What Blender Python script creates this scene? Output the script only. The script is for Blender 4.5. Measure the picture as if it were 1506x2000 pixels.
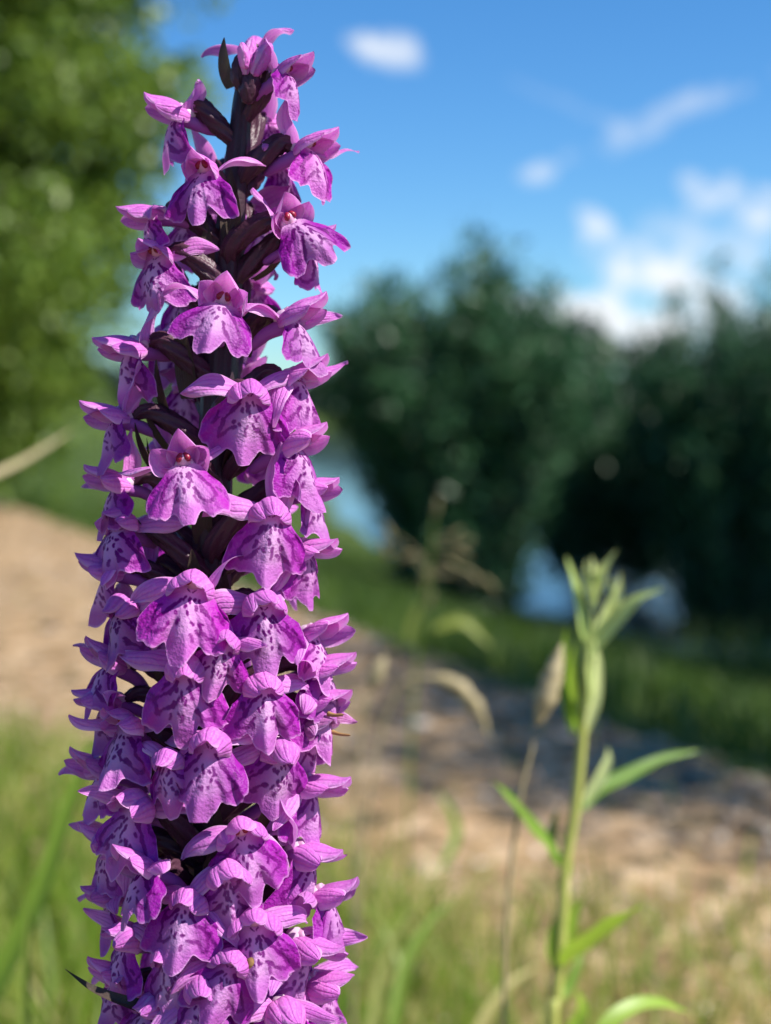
import bpy, math, random
import numpy as np

SC = bpy.context.scene
COL = SC.collection
R = math.radians
for _o in list(bpy.data.objects):
    bpy.data.objects.remove(_o)

# ------------------------------------------------------------------ camera
K = math.tan(R(19.0)) / 1000.0            # tangent per photograph pixel (photo 1506 x 2000)
PITCH = R(3.94)
CAM_H = 0.35
CP, SP = math.cos(PITCH), math.sin(PITCH)
F_ = np.array([0, CP, -SP]); U_ = np.array([0, SP, CP]); R_ = np.array([1.0, 0, 0])
C_ = np.array([0, 0, CAM_H])
cam = bpy.data.cameras.new("camera")
cam.sensor_fit = 'VERTICAL'; cam.sensor_height = 36.0
cam.lens = 18.0 / math.tan(R(19.0))
cam.clip_start = 0.01; cam.clip_end = 3000
cam.dof.use_dof = True
cam.dof.focus_distance = 0.231
cam.dof.aperture_fstop = 13.2
cam_o = bpy.data.objects.new("camera", cam); COL.objects.link(cam_o)
cam_o.location = C_; cam_o.rotation_euler = (math.pi / 2 - PITCH, 0, 0)
SC.camera = cam_o

# ------------------------------------------------------------------ sky, sun, exposure
SUN_AZ, SUN_EL = R(109.0), R(47.0)
SUN = np.array([math.sin(SUN_AZ) * math.cos(SUN_EL), math.cos(SUN_AZ) * math.cos(SUN_EL), math.sin(SUN_EL)])
world = bpy.data.worlds.new("World"); SC.world = world; world.use_nodes = True
wt = world.node_tree; wt.nodes.clear()


def N(t, typ, **kw):
    n = t.nodes.new(typ)
    for k, v in kw.items():
        setattr(n, k, v)
    return n


def math_(t, op, a, b=None, clamp=False):
    n = t.nodes.new('ShaderNodeMath'); n.operation = op; n.use_clamp = clamp
    for i, v in enumerate((a, b)):
        if v is None: continue
        if isinstance(v, (int, float)): n.inputs[i].default_value = v
        else: t.links.new(v, n.inputs[i])
    return n.outputs[0]


sky = N(wt, 'ShaderNodeTexSky', sky_type='NISHITA', sun_disc=False)
sky.sun_elevation = SUN_EL; sky.sun_rotation = SUN_AZ
sky.air_density = 1.0; sky.dust_density = 0.0; sky.ozone_density = 3.0; sky.altitude = 100
tc = N(wt, 'ShaderNodeTexCoord')
noi = N(wt, 'ShaderNodeTexNoise'); noi.inputs['Scale'].default_value = 13.0
noi.inputs['Detail'].default_value = 7.0; noi.inputs['Roughness'].default_value = 0.62; noi.inputs['Distortion'].default_value = 0.5
wt.links.new(tc.outputs['Generated'], noi.inputs['Vector'])
noi2 = N(wt, 'ShaderNodeTexNoise'); noi2.inputs['Scale'].default_value = 48.0; noi2.inputs['Detail'].default_value = 5.0
wt.links.new(tc.outputs['Generated'], noi2.inputs['Vector'])
nfac = math_(wt, 'ADD', math_(wt, 'MULTIPLY', math_(wt, 'SUBTRACT', noi.outputs['Fac'], 0.5), 5.0), math_(wt, 'MULTIPLY', math_(wt, 'SUBTRACT', noi2.outputs['Fac'], 0.5), 3.6))


def sky_dir(px, py):
    v = F_ + R_ * (px - 753) * K + U_ * (1000 - py) * K
    return v / np.linalg.norm(v)


def cloud(d, wdt, hgt, tilt, dens):
    """a cloud at direction d: half width, half height in radians"""
    d = np.array(d) / np.linalg.norm(d)
    t1 = np.cross(d, [0, 0, 1]); t1 /= np.linalg.norm(t1); t2 = np.cross(t1, d)
    a = t1 * math.cos(tilt) + t2 * math.sin(tilt); b = -t1 * math.sin(tilt) + t2 * math.cos(tilt)
    def dot(v):
        n = N(wt, 'ShaderNodeVectorMath', operation='DOT_PRODUCT'); wt.links.new(tc.outputs['Generated'], n.inputs[0])
        n.inputs[1].default_value = tuple(v); return n.outputs['Value']
    q = math_(wt, 'ADD', math_(wt, 'POWER', dot(a / wdt), 2.0), math_(wt, 'POWER', dot(b / hgt), 2.0))
    q = math_(wt, 'ADD', q, nfac)
    m = math_(wt, 'SUBTRACT', 1.45, q)
    m = math_(wt, 'MULTIPLY', m, dens, clamp=True)
    front = math_(wt, 'GREATER_THAN', dot(d), 0.3)
    return math_(wt, 'MULTIPLY', m, front)


PXR = K * 0.97
cl = [cloud(sky_dir(768, 100), 78 * PXR, 34 * PXR, R(-12), 0.48),
      cloud(sky_dir(1235, 258), 120 * PXR, 32 * PXR, R(18), 0.28),
      cloud(sky_dir(1420, 392), 120 * PXR, 46 * PXR, R(-12), 0.62),
      cloud(sky_dir(1185, 452), 62 * PXR, 30 * PXR, R(-35), 0.6),
      cloud(sky_dir(1300, 545), 150 * PXR, 68 * PXR, R(-28), 0.7),
      cloud(sky_dir(1200, 640), 210 * PXR, 70 * PXR, R(-6), 0.75),
      cloud(sky_dir(1560, 660), 160 * PXR, 50 * PXR, R(-6), 0.6),
      cloud(sky_dir(1050, 335), 40 * PXR, 22 * PXR, 0, 0.3),
      cloud(sky_dir(1100, 200), 150 * PXR, 16 * PXR, R(-24), 0.14), cloud(sky_dir(1330, 215), 130 * PXR, 26 * PXR, R(20), 0.22),
      cloud(sky_dir(1380, 470), 190 * PXR, 60 * PXR, R(-18), 0.25)]
_r = random.Random(5)
for i in range(12):
    az = R(30 + 29 * i + _r.uniform(-8, 8)); el = R(_r.uniform(8, 40))
    cl.append(cloud((math.sin(az) * math.cos(el), math.cos(az) * math.cos(el), math.sin(el)),
                    _r.uniform(.06, .14), _r.uniform(.02, .045), R(_r.uniform(-15, 15)), .6))
tot = cl[0]
for c in cl[1:]:
    tot = math_(wt, 'MAXIMUM', tot, c)
mixc = N(wt, 'ShaderNodeMix', data_type='RGBA')
hsv = N(wt, 'ShaderNodeHueSaturation'); hsv.inputs['Saturation'].default_value = 1.30
wt.links.new(sky.outputs[0], hsv.inputs['Color'])
tint = N(wt, 'ShaderNodeMix', data_type='RGBA', blend_type='MULTIPLY'); tint.inputs[0].default_value = 1.0
gs = N(wt, 'ShaderNodeSeparateXYZ'); wt.links.new(tc.outputs['Generated'], gs.inputs[0])
hz = math_(wt, 'POWER', math_(wt, 'SUBTRACT', 1.0, math_(wt, 'MULTIPLY', math_(wt, 'ABSOLUTE', gs.outputs[2]), 2.6), True), 1.6)
hm = N(wt, 'ShaderNodeMix', data_type='RGBA'); wt.links.new(hz, hm.inputs[0])
hm.inputs[6].default_value = (.84, .97, 1.08, 1); hm.inputs[7].default_value = (.50, .77, .98, 1)
wt.links.new(hm.outputs[2], tint.inputs[7])
wt.links.new(hsv.outputs[0], tint.inputs[6])
wt.links.new(tot, mixc.inputs[0]); wt.links.new(tint.outputs[2], mixc.inputs[6])
mixc.inputs[7].default_value = (6.6, 6.9, 7.3, 1)
bg = N(wt, 'ShaderNodeBackground'); bg.inputs[1].default_value = 0.079
wo = N(wt, 'ShaderNodeOutputWorld')
wt.links.new(mixc.outputs[2], bg.inputs[0]); wt.links.new(bg.outputs[0], wo.inputs[0])

sl = bpy.data.lights.new("sun", 'SUN'); sl.energy = 5.0; sl.angle = R(0.53); sl.color = (1.0, 0.95, 0.87)
so = bpy.data.objects.new("sun", sl); COL.objects.link(so)
so.location = tuple(SUN * 20)
so.rotation_euler = (math.pi / 2 - SUN_EL, 0, math.pi - SUN_AZ)
vs = SC.view_settings
vs.view_transform = 'Standard'; vs.look = 'None'; vs.exposure = 0.92; vs.gamma = 1.0; vs.use_curve_mapping = False
SC.render.engine = 'CYCLES'
SC.cycles.use_denoising = True
SC.cycles.max_bounces = 8; SC.cycles.transparent_max_bounces = 8
SC.cycles.sample_clamp_indirect = 6.0


# ------------------------------------------------------------------ helpers
def P(px, py, D):
    """the world point at forward distance D that stands at photo pixel (px, py)"""
    return C_ + D * (F_ + R_ * (px - 753) * K + U_ * (1000 - py) * K)


def link(name, me, parent=None, mats=()):
    o = bpy.data.objects.new(name, me); COL.objects.link(o)
    for m in mats:
        if me is not None and m.name not in me.materials: me.materials.append(m)
    if parent is not None: o.parent = parent
    return o


def empty(name, loc=(0, 0, 0)):
    o = bpy.data.objects.new(name, None); COL.objects.link(o); o.location = tuple(loc); o.empty_display_size = 0.02
    return o


def tag(o, label=None, cat=None, group=None, kind=None):
    if label: o['label'] = label
    if cat: o['category'] = cat
    if group: o['group'] = group
    if kind: o['kind'] = kind
    return o


def mesh(name, V, Fq, smooth=True, attrs=None, uv=None, mat_index=None):
    """quads (or tris) from numpy arrays"""
    me = bpy.data.meshes.new(name)
    V = np.asarray(V, np.float32).reshape(-1, 3); Fq = np.asarray(Fq, np.int32)
    nv, nf, k = len(V), len(Fq), Fq.shape[1]
    me.vertices.add(nv); me.vertices.foreach_set('co', V.ravel())
    me.loops.add(nf * k); me.loops.foreach_set('vertex_index', Fq.ravel())
    me.polygons.add(nf)
    me.polygons.foreach_set('loop_start', np.arange(0, nf * k, k, dtype=np.int32))
    if smooth: me.polygons.foreach_set('use_smooth', np.ones(nf, bool))
    if mat_index is not None: me.polygons.foreach_set('material_index', np.asarray(mat_index, np.int32))
    me.update(calc_edges=True)
    if attrs:
        for an, av in attrs.items():
            a = me.attributes.new(an, 'FLOAT', 'POINT'); a.data.foreach_set('value', np.asarray(av, np.float32).ravel())
    if uv is not None:
        l = me.uv_layers.new(name='UVMap'); l.data.foreach_set('uv', np.asarray(uv, np.float32)[Fq.ravel()].ravel())
    return me


def gridfaces(nu, nv, wrap=False):
    """nu rows of nv points"""
    i = np.arange(nu - 1)[:, None]; j = np.arange(nv if wrap else nv - 1)[None, :]
    j2 = (j + 1) % nv
    return np.stack([i * nv + j, i * nv + j2, (i + 1) * nv + j2, (i + 1) * nv + j], -1).reshape(-1, 4)


def catmull(pts, n):
    pts = np.asarray(pts, float)
    if len(pts) == 2:
        t = np.linspace(0, 1, n)[:, None]; return pts[0] * (1 - t) + pts[1] * t
    p = np.vstack([2 * pts[0] - pts[1], pts, 2 * pts[-1] - pts[-2]])
    out = []
    for s in np.linspace(0, len(pts) - 1 - 1e-9, n):
        i = int(s); t = s - i
        a, b, c, d = p[i], p[i + 1], p[i + 2], p[i + 3]
        out.append(.5 * (2 * b + (c - a) * t + (2 * a - 5 * b + 4 * c - d) * t * t + (3 * b - a - 3 * c + d) * t ** 3))
    return np.array(out)


def frames(cl_):
    T = np.gradient(cl_, axis=0); T /= np.linalg.norm(T, axis=1)[:, None] + 1e-12
    ref = np.array([0.31, -0.9, 0.2]); n = ref - T[0] * ref.dot(T[0]); n /= np.linalg.norm(n)
    Ns = []
    for t in T:
        n = n - t * n.dot(t); n /= np.linalg.norm(n) + 1e-12; Ns.append(n)
    Ns = np.array(Ns)
    return T, Ns, np.cross(T, Ns)


def tube(pts, rad, n=20, m=8, ribs=0, ribdepth=0.0, twist=0.0):
    """tapered tube -> V, F, uv (capped by shrinking the ends)"""
    c = catmull(pts, n); T, A, B = frames(c)
    rad = np.interp(np.linspace(0, 1, n), np.linspace(0, 1, len(rad)), rad)
    th = np.linspace(0, 2 * math.pi, m, endpoint=False)[None, :]
    s = np.linspace(0, 1, n)[:, None]
    rr = rad[:, None] * (1 + ribdepth * np.cos(ribs * (th + twist * s)))
    V = c[:, None, :] + A[:, None, :] * (rr * np.cos(th))[..., None] + B[:, None, :] * (rr * np.sin(th))[..., None]
    V[0] = c[0] + (V[0] - c[0]) * .02; V[-1] = c[-1] + (V[-1] - c[-1]) * .02
    uv = np.stack(np.broadcast_arrays(th / (2 * math.pi), s), -1).reshape(-1, 2)
    return V.reshape(-1, 3), gridfaces(n, m, True), uv


class Acc:
    """collects several shapes into one mesh"""
    def __init__(s): s.V = []; s.F = []; s.A = []; s.UV = []; s.n = 0; s.M = []
    def add(s, V, Fq, a=None, uv=None, mi=0):
        V = np.asarray(V).reshape(-1, 3)
        s.V.append(V); s.F.append(np.asarray(Fq) + s.n); s.n += len(V)
        s.A.append(np.full(len(V), 0.0 if a is None else a) if np.ndim(a) == 0 else np.asarray(a))
        s.UV.append(np.zeros((len(V), 2)) if uv is None else uv); s.M.append(np.full(len(Fq), mi))
    def mesh(s, name, smooth=True):
        return mesh(name, np.vstack(s.V), np.vstack(s.F), smooth, {'tone': np.concatenate(s.A)}, np.vstack(s.UV), np.concatenate(s.M))


def ribbon(pts, width, n=18, m=7, cup=0.3, up=None, wprof=None, twist=0.0, wave=0.0, seed=0):
    """a leaf blade along a 3-D line: width in metres, cup = fold depth"""
    c = catmull(pts, n); T = np.gradient(c, axis=0); T /= np.linalg.norm(T, axis=1)[:, None]
    up = np.array([0, -0.75, 0.66]) if up is None else np.asarray(up, float)
    s = np.linspace(0, 1, n)
    S = np.cross(T, up); S /= np.linalg.norm(S, axis=1)[:, None] + 1e-9
    Nn = np.cross(S, T)
    tw = twist * s
    S2 = S * np.cos(tw)[:, None] + Nn * np.sin(tw)[:, None]; N2 = Nn * np.cos(tw)[:, None] - S * np.sin(tw)[:, None]
    w = wprof(s) if wprof else np.sin(math.pi * np.clip(s, 0, 1) ** .7) ** .8 * .96 + .04 * (1 - s)
    q = np.linspace(-1, 1, m)
    V = c[:, None, :] + S2[:, None, :] * (q[None, :, None] * (w * width / 2)[:, None, None]) \
        + N2[:, None, :] * ((np.abs(q) ** 1.4)[None, :, None] * (w * width / 2 * cup)[:, None, None])
    if wave:
        V += N2[:, None, :] * (wave * np.sin(s * 17 + seed)[:, None, None] * (q ** 2)[None, :, None] * np.sign(q)[None, :, None])
    uv = np.stack(np.broadcast_arrays(q[None, :], s[:, None]), -1).reshape(-1, 2)
    return V.reshape(-1, 3), gridfaces(n, m), uv


# ------------------------------------------------------------------ materials
def mat(name, col, rough=0.6, trans=0.0, spec=0.4):
    m = bpy.data.materials.new(name); m.use_nodes = True; t = m.node_tree
    b = t.nodes['Principled BSDF']; b.inputs['Base Color'].default_value = (*col, 1)
    b.inputs['Roughness'].default_value = rough; b.inputs['Specular IOR Level'].default_value = spec
    return m, t, b


def ramp(t, fac, stops):
    r = N(t, 'ShaderNodeValToRGB'); e = r.color_ramp.elements
    while len(e) < len(stops): e.new(.5)
    for i, (p, c) in enumerate(stops):
        e[i].position = p; e[i].color = (*c, 1)
    t.links.new(fac, r.inputs[0]); return r.outputs[0]


def mix(t, fac, a, b, mode='MIX'):
    n = N(t, 'ShaderNodeMix', data_type='RGBA', blend_type=mode)
    for i, v in ((0, fac), (6, a), (7, b)):
        if isinstance(v, (int, float)): n.inputs[i].default_value = v
        elif isinstance(v, tuple): n.inputs[i].default_value = (*v, 1)
        else: t.links.new(v, n.inputs[i])
    return n.outputs[2]


def noise(t, scale, detail=3, coord='Object', vec=None):
    n = N(t, 'ShaderNodeTexNoise'); n.inputs['Scale'].default_value = scale; n.inputs['Detail'].default_value = detail
    if vec is None:
        c = N(t, 'ShaderNodeTexCoord'); vec = c.outputs[coord]
    t.links.new(vec, n.inputs['Vector']); return n.outputs['Fac']


def attr(t, name):
    a = N(t, 'ShaderNodeAttribute'); a.attribute_name = name; return a.outputs['Fac']


def translucent(m, t, b, col, amount):
    """mix a translucent lobe into the principled surface (thin petals and leaves)"""
    tr = N(t, 'ShaderNodeBsdfTranslucent'); ms = N(t, 'ShaderNodeMixShader'); ms.inputs[0].default_value = amount
    if isinstance(col, tuple): tr.inputs[0].default_value = (*col, 1)
    else: t.links.new(col, tr.inputs[0])
    t.links.new(b.outputs[0], ms.inputs[1]); t.links.new(tr.outputs[0], ms.inputs[2])
    t.links.new(ms.outputs[0], t.nodes['Material Output'].inputs[0])


def bump(t, b, h, strength, dist):
    n = N(t, 'ShaderNodeBump'); n.inputs['Strength'].default_value = strength; n.inputs['Distance'].default_value = dist
    t.links.new(h, n.inputs['Height']); t.links.new(n.outputs[0], b.inputs['Normal'])


def var(t, col, sat=.06, val=.15):
    oi = N(t, 'ShaderNodeObjectInfo'); h = N(t, 'ShaderNodeHueSaturation')
    t.links.new(math_(t, 'ADD', math_(t, 'MULTIPLY', oi.outputs['Random'], .02), .49), h.inputs['Hue'])
    t.links.new(math_(t, 'ADD', math_(t, 'MULTIPLY', oi.outputs['Random'], 2 * val), 1 - val), h.inputs['Value'])
    t.links.new(col, h.inputs['Color']); return h.outputs[0]


# lip: lilac ground, paler centre, deep magenta drawing
M_LIP, t, b = mat('lip_petal', (.5, .2, .55), .45, spec=.18)
cell = noise(t, 2300, 2)
base = mix(t, attr(t, 'pale'), (.40, .012, .40), (.83, .47, .80))
base = mix(t, math_(t, 'MULTIPLY', noise(t, 260, 3), .28), base, (.28, .006, .32))
base = mix(t, math_(t, 'MULTIPLY', math_(t, 'SUBTRACT', cell, .5), .6, True), base, (.62, .26, .62))
base = mix(t, attr(t, 'spot'), base, (.17, .0003, .18))
base = var(t, base)
t.links.new(base, b.inputs['Base Color']); bump(t, b, math_(t, 'ADD', cell, math_(t, 'MULTIPLY', noise(t, 520, 3), 1.6)), .8, .00028)
translucent(M_LIP, t, b, base, .40)


def petal_mat(name, c1, c2, vein, tr):
    m, t, b = mat(name, c1, .45, spec=.18)
    uvn = N(t, 'ShaderNodeUVMap'); sep = N(t, 'ShaderNodeSeparateXYZ'); t.links.new(uvn.outputs[0], sep.inputs[0])
    lines = math_(t, 'POWER', math_(t, 'ABSOLUTE', math_(t, 'COSINE', math_(t, 'ADD', math_(t, 'MULTIPLY', sep.outputs[0], 8.0), math_(t, 'MULTIPLY', noise(t, 300, 2), 3.0)))), 9.0)
    cell = noise(t, 2300, 2)
    c = mix(t, noise(t, 200, 3), c1, c2)
    edge = math_(t, 'POWER', math_(t, 'ABSOLUTE', sep.outputs[0]), 5.0)
    c = mix(t, math_(t, 'MULTIPLY', edge, .8), c, (.86, .60, .84))  # margin paled in the colour to imitate light through the thin edge
    c = mix(t, math_(t, 'MULTIPLY', math_(t, 'MULTIPLY', lines, noise(t, 420, 2)), .42), c, vein)
    tipf = math_(t, 'MULTIPLY', math_(t, 'POWER', sep.outputs[1], 3.0), .35)
    c = mix(t, tipf, c, (.36, .09, .45))
    c = mix(t, math_(t, 'MULTIPLY', math_(t, 'SUBTRACT', cell, .45), 1.0, True), c, (.66, .44, .68))
    c = var(t, c)
    t.links.new(c, b.inputs['Base Color']); bump(t, b, math_(t, 'ADD', math_(t, 'MULTIPLY', cell, .7), math_(t, 'ADD', math_(t, 'MULTIPLY', lines, .6), math_(t, 'MULTIPLY', noise(t, 480, 3), 1.6))), .7, .00024)
    translucent(m, t, b, c, tr); return m


M_SEP = petal_mat('sepal', (.80, .32, .74), (.62, .10, .58), (.42, .02, .43), .40)
M_HOOD = petal_mat('hood', (.78, .26, .70), (.62, .10, .56), (.40, .02, .40), .36)
M_WITHER = petal_mat('withered', (.50, .19, .38), (.42, .10, .30), (.30, .03, .18), .3)
M_SPUR, t, b = mat('spur', (.58, .18, .60), .5)
c = mix(t, noise(t, 400, 3), (.42, .13, .46), (.32, .06, .37)); t.links.new(c, b.inputs['Base Color']); translucent(M_SPUR, t, b, c, .25)
M_COLM, t, b = mat('column_tissue', (.72, .38, .58), .45)
translucent(M_COLM, t, b, (.72, .3, .5), .2)
M_ANTH, t, b = mat('anther_pocket', (.22, .006, .03), .35)
M_THROAT, t, b = mat('throat', (.80, .58, .74), .5); translucent(M_THROAT, t, b, (.8, .5, .7), .3)


def dark_green(name, c1, c2, rough=.42, tr=.06):
    m, t, b = mat(name, c1, rough, spec=.28)
    uvn = N(t, 'ShaderNodeUVMap'); sep = N(t, 'ShaderNodeSeparateXYZ'); t.links.new(uvn.outputs[0], sep.inputs[0])
    lines = math_(t, 'ABSOLUTE', math_(t, 'SINE', math_(t, 'MULTIPLY', sep.outputs[0], 18.0)))
    c = mix(t, noise(t, 350, 4), c1, c2)
    c = mix(t, math_(t, 'MULTIPLY', noise(t, 2600, 1), .12), c, (.22, .13, .15))
    t.links.new(c, b.inputs['Base Color']); bump(t, b, math_(t, 'ADD', math_(t, 'MULTIPLY', lines, .6), noise(t, 1800, 2)), .5, .0002)
    translucent(m, t, b, c, tr); return m


M_STEM = dark_green('orchid_stem', (.026, .009, .024), (.034, .020, .020))
M_OVARY = dark_green('ovary', (.042, .010, .032), (.070, .026, .040))
M_BRACT = dark_green('bract', (.045, .014, .030), (.060, .062, .026), tr=.16)
M_BLEM, t, b = mat('withered_patch', (.36, .20, .07), .7)
c = mix(t, noise(t, 900, 3), (.42, .25, .09), (.22, .11, .04)); t.links.new(c, b.inputs['Base Color'])


def leaf_mat(name, c1, c2, tr=.35, rough=.45, trc=None, scale=6):
    m, t, b = mat(name, c1, rough, spec=.45)
    c = mix(t, attr(t, 'tone'), c1, c2)
    c = mix(t, math_(t, 'MULTIPLY', noise(t, scale, 3), .35), c, tuple(x * .6 for x in c1))
    t.links.new(c, b.inputs['Base Color']); translucent(m, t, b, trc or c, tr); return m


M_WEED = leaf_mat('weed_leaf', (.12, .24, .035), (.36, .52, .05), .42, .45, scale=120)
M_WEEDSTEM = leaf_mat('weed_stem', (.34, .40, .08), (.50, .47, .13), .1, .5, scale=150)
M_BUD = leaf_mat('weed_bud', (.45, .58, .16), (.72, .78, .34), .35, .5, scale=150)
M_GRASS = leaf_mat('grass_blade', (.15, .29, .010), (.60, .48, .19), .50, .5, scale=8)
M_STRAW = leaf_mat('dry_grass', (.42, .34, .18), (.52, .44, .26), .3, .6, scale=60)
M_PAN = leaf_mat('panicle', (.10, .11, .03), (.30, .24, .12), .3, .6, scale=60)
M_BANK = leaf_mat('bank_grass', (.028, .075, .010), (.13, .20, .02), .35, .5, scale=3)
M_TREE = leaf_mat('tree_leaf', (.085, .165, .018), (.27, .38, .05), .42, .45, scale=2)
M_WILLOW = leaf_mat('willow_leaf', (.013, .058, .022), (.085, .22, .090), .22, .45, scale=3)
M_FAR = leaf_mat('far_leaf', (.022, .05, .03), (.05, .085, .045), .1, .6, scale=.4)
M_BARK, t, b = mat('bark', (.09, .075, .06), .9)
c = mix(t, noise(t, 18, 5), (.05, .04, .03), (.15, .13, .11)); t.links.new(c, b.inputs['Base Color'])

# ------------------------------------------------------------------ terrain (the path runs away to the far left)
P0 = np.array([0.36, 1.33]); PD = np.array([-0.393, 0.919]); PN = np.array([0.919, 0.393])


def sd(x, y):
    """signed distance beyond the far edge of the path (positive = on the bank towards the water)"""
    return (x - P0[0]) * PN[0] + (y - P0[1]) * PN[1]


WATER_Z = -0.55


def gz(x, y):
    s = sd(x, y); sw = s / (1 + .13 * np.clip(y - 7, 0, 60))
    z = -0.277 * np.clip(sw, 0, 3.4) + 0.0105 * np.clip(sw, 0, 3.4) ** 2
    z = z + 0.012 * np.sin(x * 5.1 + 1) * np.sin(y * 4.3) * np.clip(np.abs(s) * 2, 0, 1)
    far = np.clip(y - 75, 0, 1e9)
    return np.where(far > 0, np.maximum(z, -0.95 + np.clip(far, 0, 8) * .16), z)


xs = np.concatenate([-np.geomspace(900, 3.2, 34), np.linspace(-3, 5, 100), np.geomspace(5.2, 900, 34)])
ys = np.concatenate([-np.geomspace(60, .6, 12), np.linspace(-.5, 9, 120), np.geomspace(9.3, 1500, 60)])
X, Y = np.meshgrid(xs, ys)
V = np.stack([X, Y, gz(X, Y)], -1).reshape(-1, 3)


def ground_material():
    m, t, b = mat('soil_and_turf', (.2, .15, .1), .95, spec=.2)
    g = N(t, 'ShaderNodeNewGeometry'); sep = N(t, 'ShaderNodeSeparateXYZ'); t.links.new(g.outputs['Position'], sep.inputs[0])
    s = math_(t, 'ADD', math_(t, 'MULTIPLY', math_(t, 'SUBTRACT', sep.outputs[0], float(P0[0])), float(PN[0])),
              math_(t, 'MULTIPLY', math_(t, 'SUBTRACT', sep.outputs[1], float(P0[1])), float(PN[1])))
    s = math_(t, 'ADD', s, math_(t, 'MULTIPLY', math_(t, 'SUBTRACT', noise(t, 3.5, 5), .5), .35))
    turf = mix(t, noise(t, 12, 5), (.030, .065, .012), (.085, .11, .02))
    soil = mix(t, noise(t, 60, 6), (.13, .095, .045), (.28, .22, .11))
    f = math_(t, 'GREATER_THAN', s, 0.02)
    c = mix(t, f, soil, turf); t.links.new(c, b.inputs['Base Color'])
    bump(t, b, noise(t, 90, 5), .6, .01); return m


ground = link('ground', mesh('ground', V, gridfaces(len(ys), len(xs))), None, [ground_material()])
tag(ground, kind='structure')

# gravel path: a strip 6 mm above the ground with ragged edges
rng = np.random.default_rng(3)
L_ = np.concatenate([np.linspace(-2.2, 6, 120), np.geomspace(6.1, 60, 30)])
Q = np.linspace(0, 1, 24)
e0 = -1.02 + .06 * np.sin(L_ * 4.1) + .05 * rng.standard_normal(len(L_)); e1 = .0 + .02 * np.sin(L_ * 7) + .014 * rng.standard_normal(len(L_))
S_ = e0[:, None] * (1 - Q) + e1[:, None] * Q
PXY = P0 + PD * L_[:, None, None] + PN * S_[..., None]
pz = gz(PXY[..., 0], PXY[..., 1]) + .006 + .010 * np.sin(Q * math.pi)[None, :] + .003 * np.sin(PXY[..., 0] * 31) * np.sin(PXY[..., 1] * 27)
m_path, t, b = mat('gravel_fines', (.4, .3, .2), .9, spec=.3)
vor = N(t, 'ShaderNodeTexVoronoi'); vor.inputs['Scale'].default_value = 52
tcx = N(t, 'ShaderNodeTexCoord'); t.links.new(tcx.outputs['Object'], vor.inputs['Vector'])
c = mix(t, noise(t, 5, 7), (.14, .085, .036), (.40, .262, .13))
c = mix(t, .6, c, ramp(t, vor.outputs['Color'], [(0, (.07, .043, .02)), (.55, (.31, .20, .10)), (1, (.66, .50, .34))]))
t.links.new(c, b.inputs['Base Color']); c = mix(t, math_(t, 'GREATER_THAN', noise(t, 26, 4), .60), c, (.075, .055, .025))
t.links.new(c, b.inputs['Base Color']); bump(t, b, vor.outputs['Distance'], .8, .006)
path = link('gravel_path', mesh('gravel_path', np.concatenate([PXY, pz[..., None]], -1), gridfaces(len(L_), len(Q))), None, [m_path])
tag(path, kind='structure')

# loose chips and pebbles on the path and among the grass
ico = np.array([[1, 0, 0], [-1, 0, 0], [0, 1, 0], [0, -1, 0], [0, 0, 1], [0, 0, -1]], float)
icf = np.array([[0, 2, 4], [2, 1, 4], [1, 3, 4], [3, 0, 4], [2, 0, 5], [1, 2, 5], [3, 1, 5], [0, 3, 5]])
n = 11000
l = rng.uniform(-1.6, 7, n) ** 1.0; l = np.where(rng.random(n) < .65, rng.uniform(-1.5, 2.2, n), l)
s = rng.uniform(-1.15, .02, n); pxy = P0 + PD * l[:, None] + PN * s[:, None]
sz = rng.lognormal(math.log(.0042), .5, n)
dims = sz[:, None] * rng.uniform(.5, 1.5, (n, 3)) * np.array([1.2, 1.0, .6])
th = rng.uniform(0, 6.28, n); ct, st = np.cos(th), np.sin(th)
v = ico[None] * dims[:, None, :] + rng.normal(0, .15, (n, 6, 3)) * sz[:, None, None]
v = np.stack([v[..., 0] * ct[:, None] - v[..., 1] * st[:, None], v[..., 0] * st[:, None] + v[..., 1] * ct[:, None], v[..., 2]], -1)
v += np.stack([pxy[:, 0], pxy[:, 1], gz(pxy[:, 0], pxy[:, 1]) + .012], -1)[:, None, :]
me = mesh('gravel', v.reshape(-1, 3), (icf[None] + 6 * np.arange(n)[:, None, None]).reshape(-1, 3), False,
          {'tone': np.repeat(rng.random(n), 6)})
m_peb, t, b = mat('pebble', (.4, .3, .2), .28, spec=.6)
c = ramp(t, attr(t, 'tone'), [(0, (.07, .05, .035)), (.45, (.26, .175, .10)), (.8, (.42, .31, .20)), (1, (.72, .63, .52))])
t.links.new(c, b.inputs['Base Color'])
tag(link('gravel', me, None, [m_peb]), 'tan gravel and wood chips scattered over the path', None, None, 'stuff')

# water and the far shore
wx = np.linspace(-900, 900, 3)
m_water, t, b = mat('lake_water', (.02, .045, .06), .06, spec=.5)
bump(t, b, noise(t, 2.2, 4), .12, .05)
b.inputs['IOR'].default_value = 1.33
Xw, Yw = np.meshgrid(np.linspace(-800, 800, 30), np.concatenate([np.linspace(.5, 40, 30), np.linspace(41, 82, 10)]))
water = link('water', mesh('water', np.stack([Xw, Yw, np.full_like(Xw, WATER_Z)], -1), gridfaces(40, 30)), None, [m_water])
tag(water, kind='structure')


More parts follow.
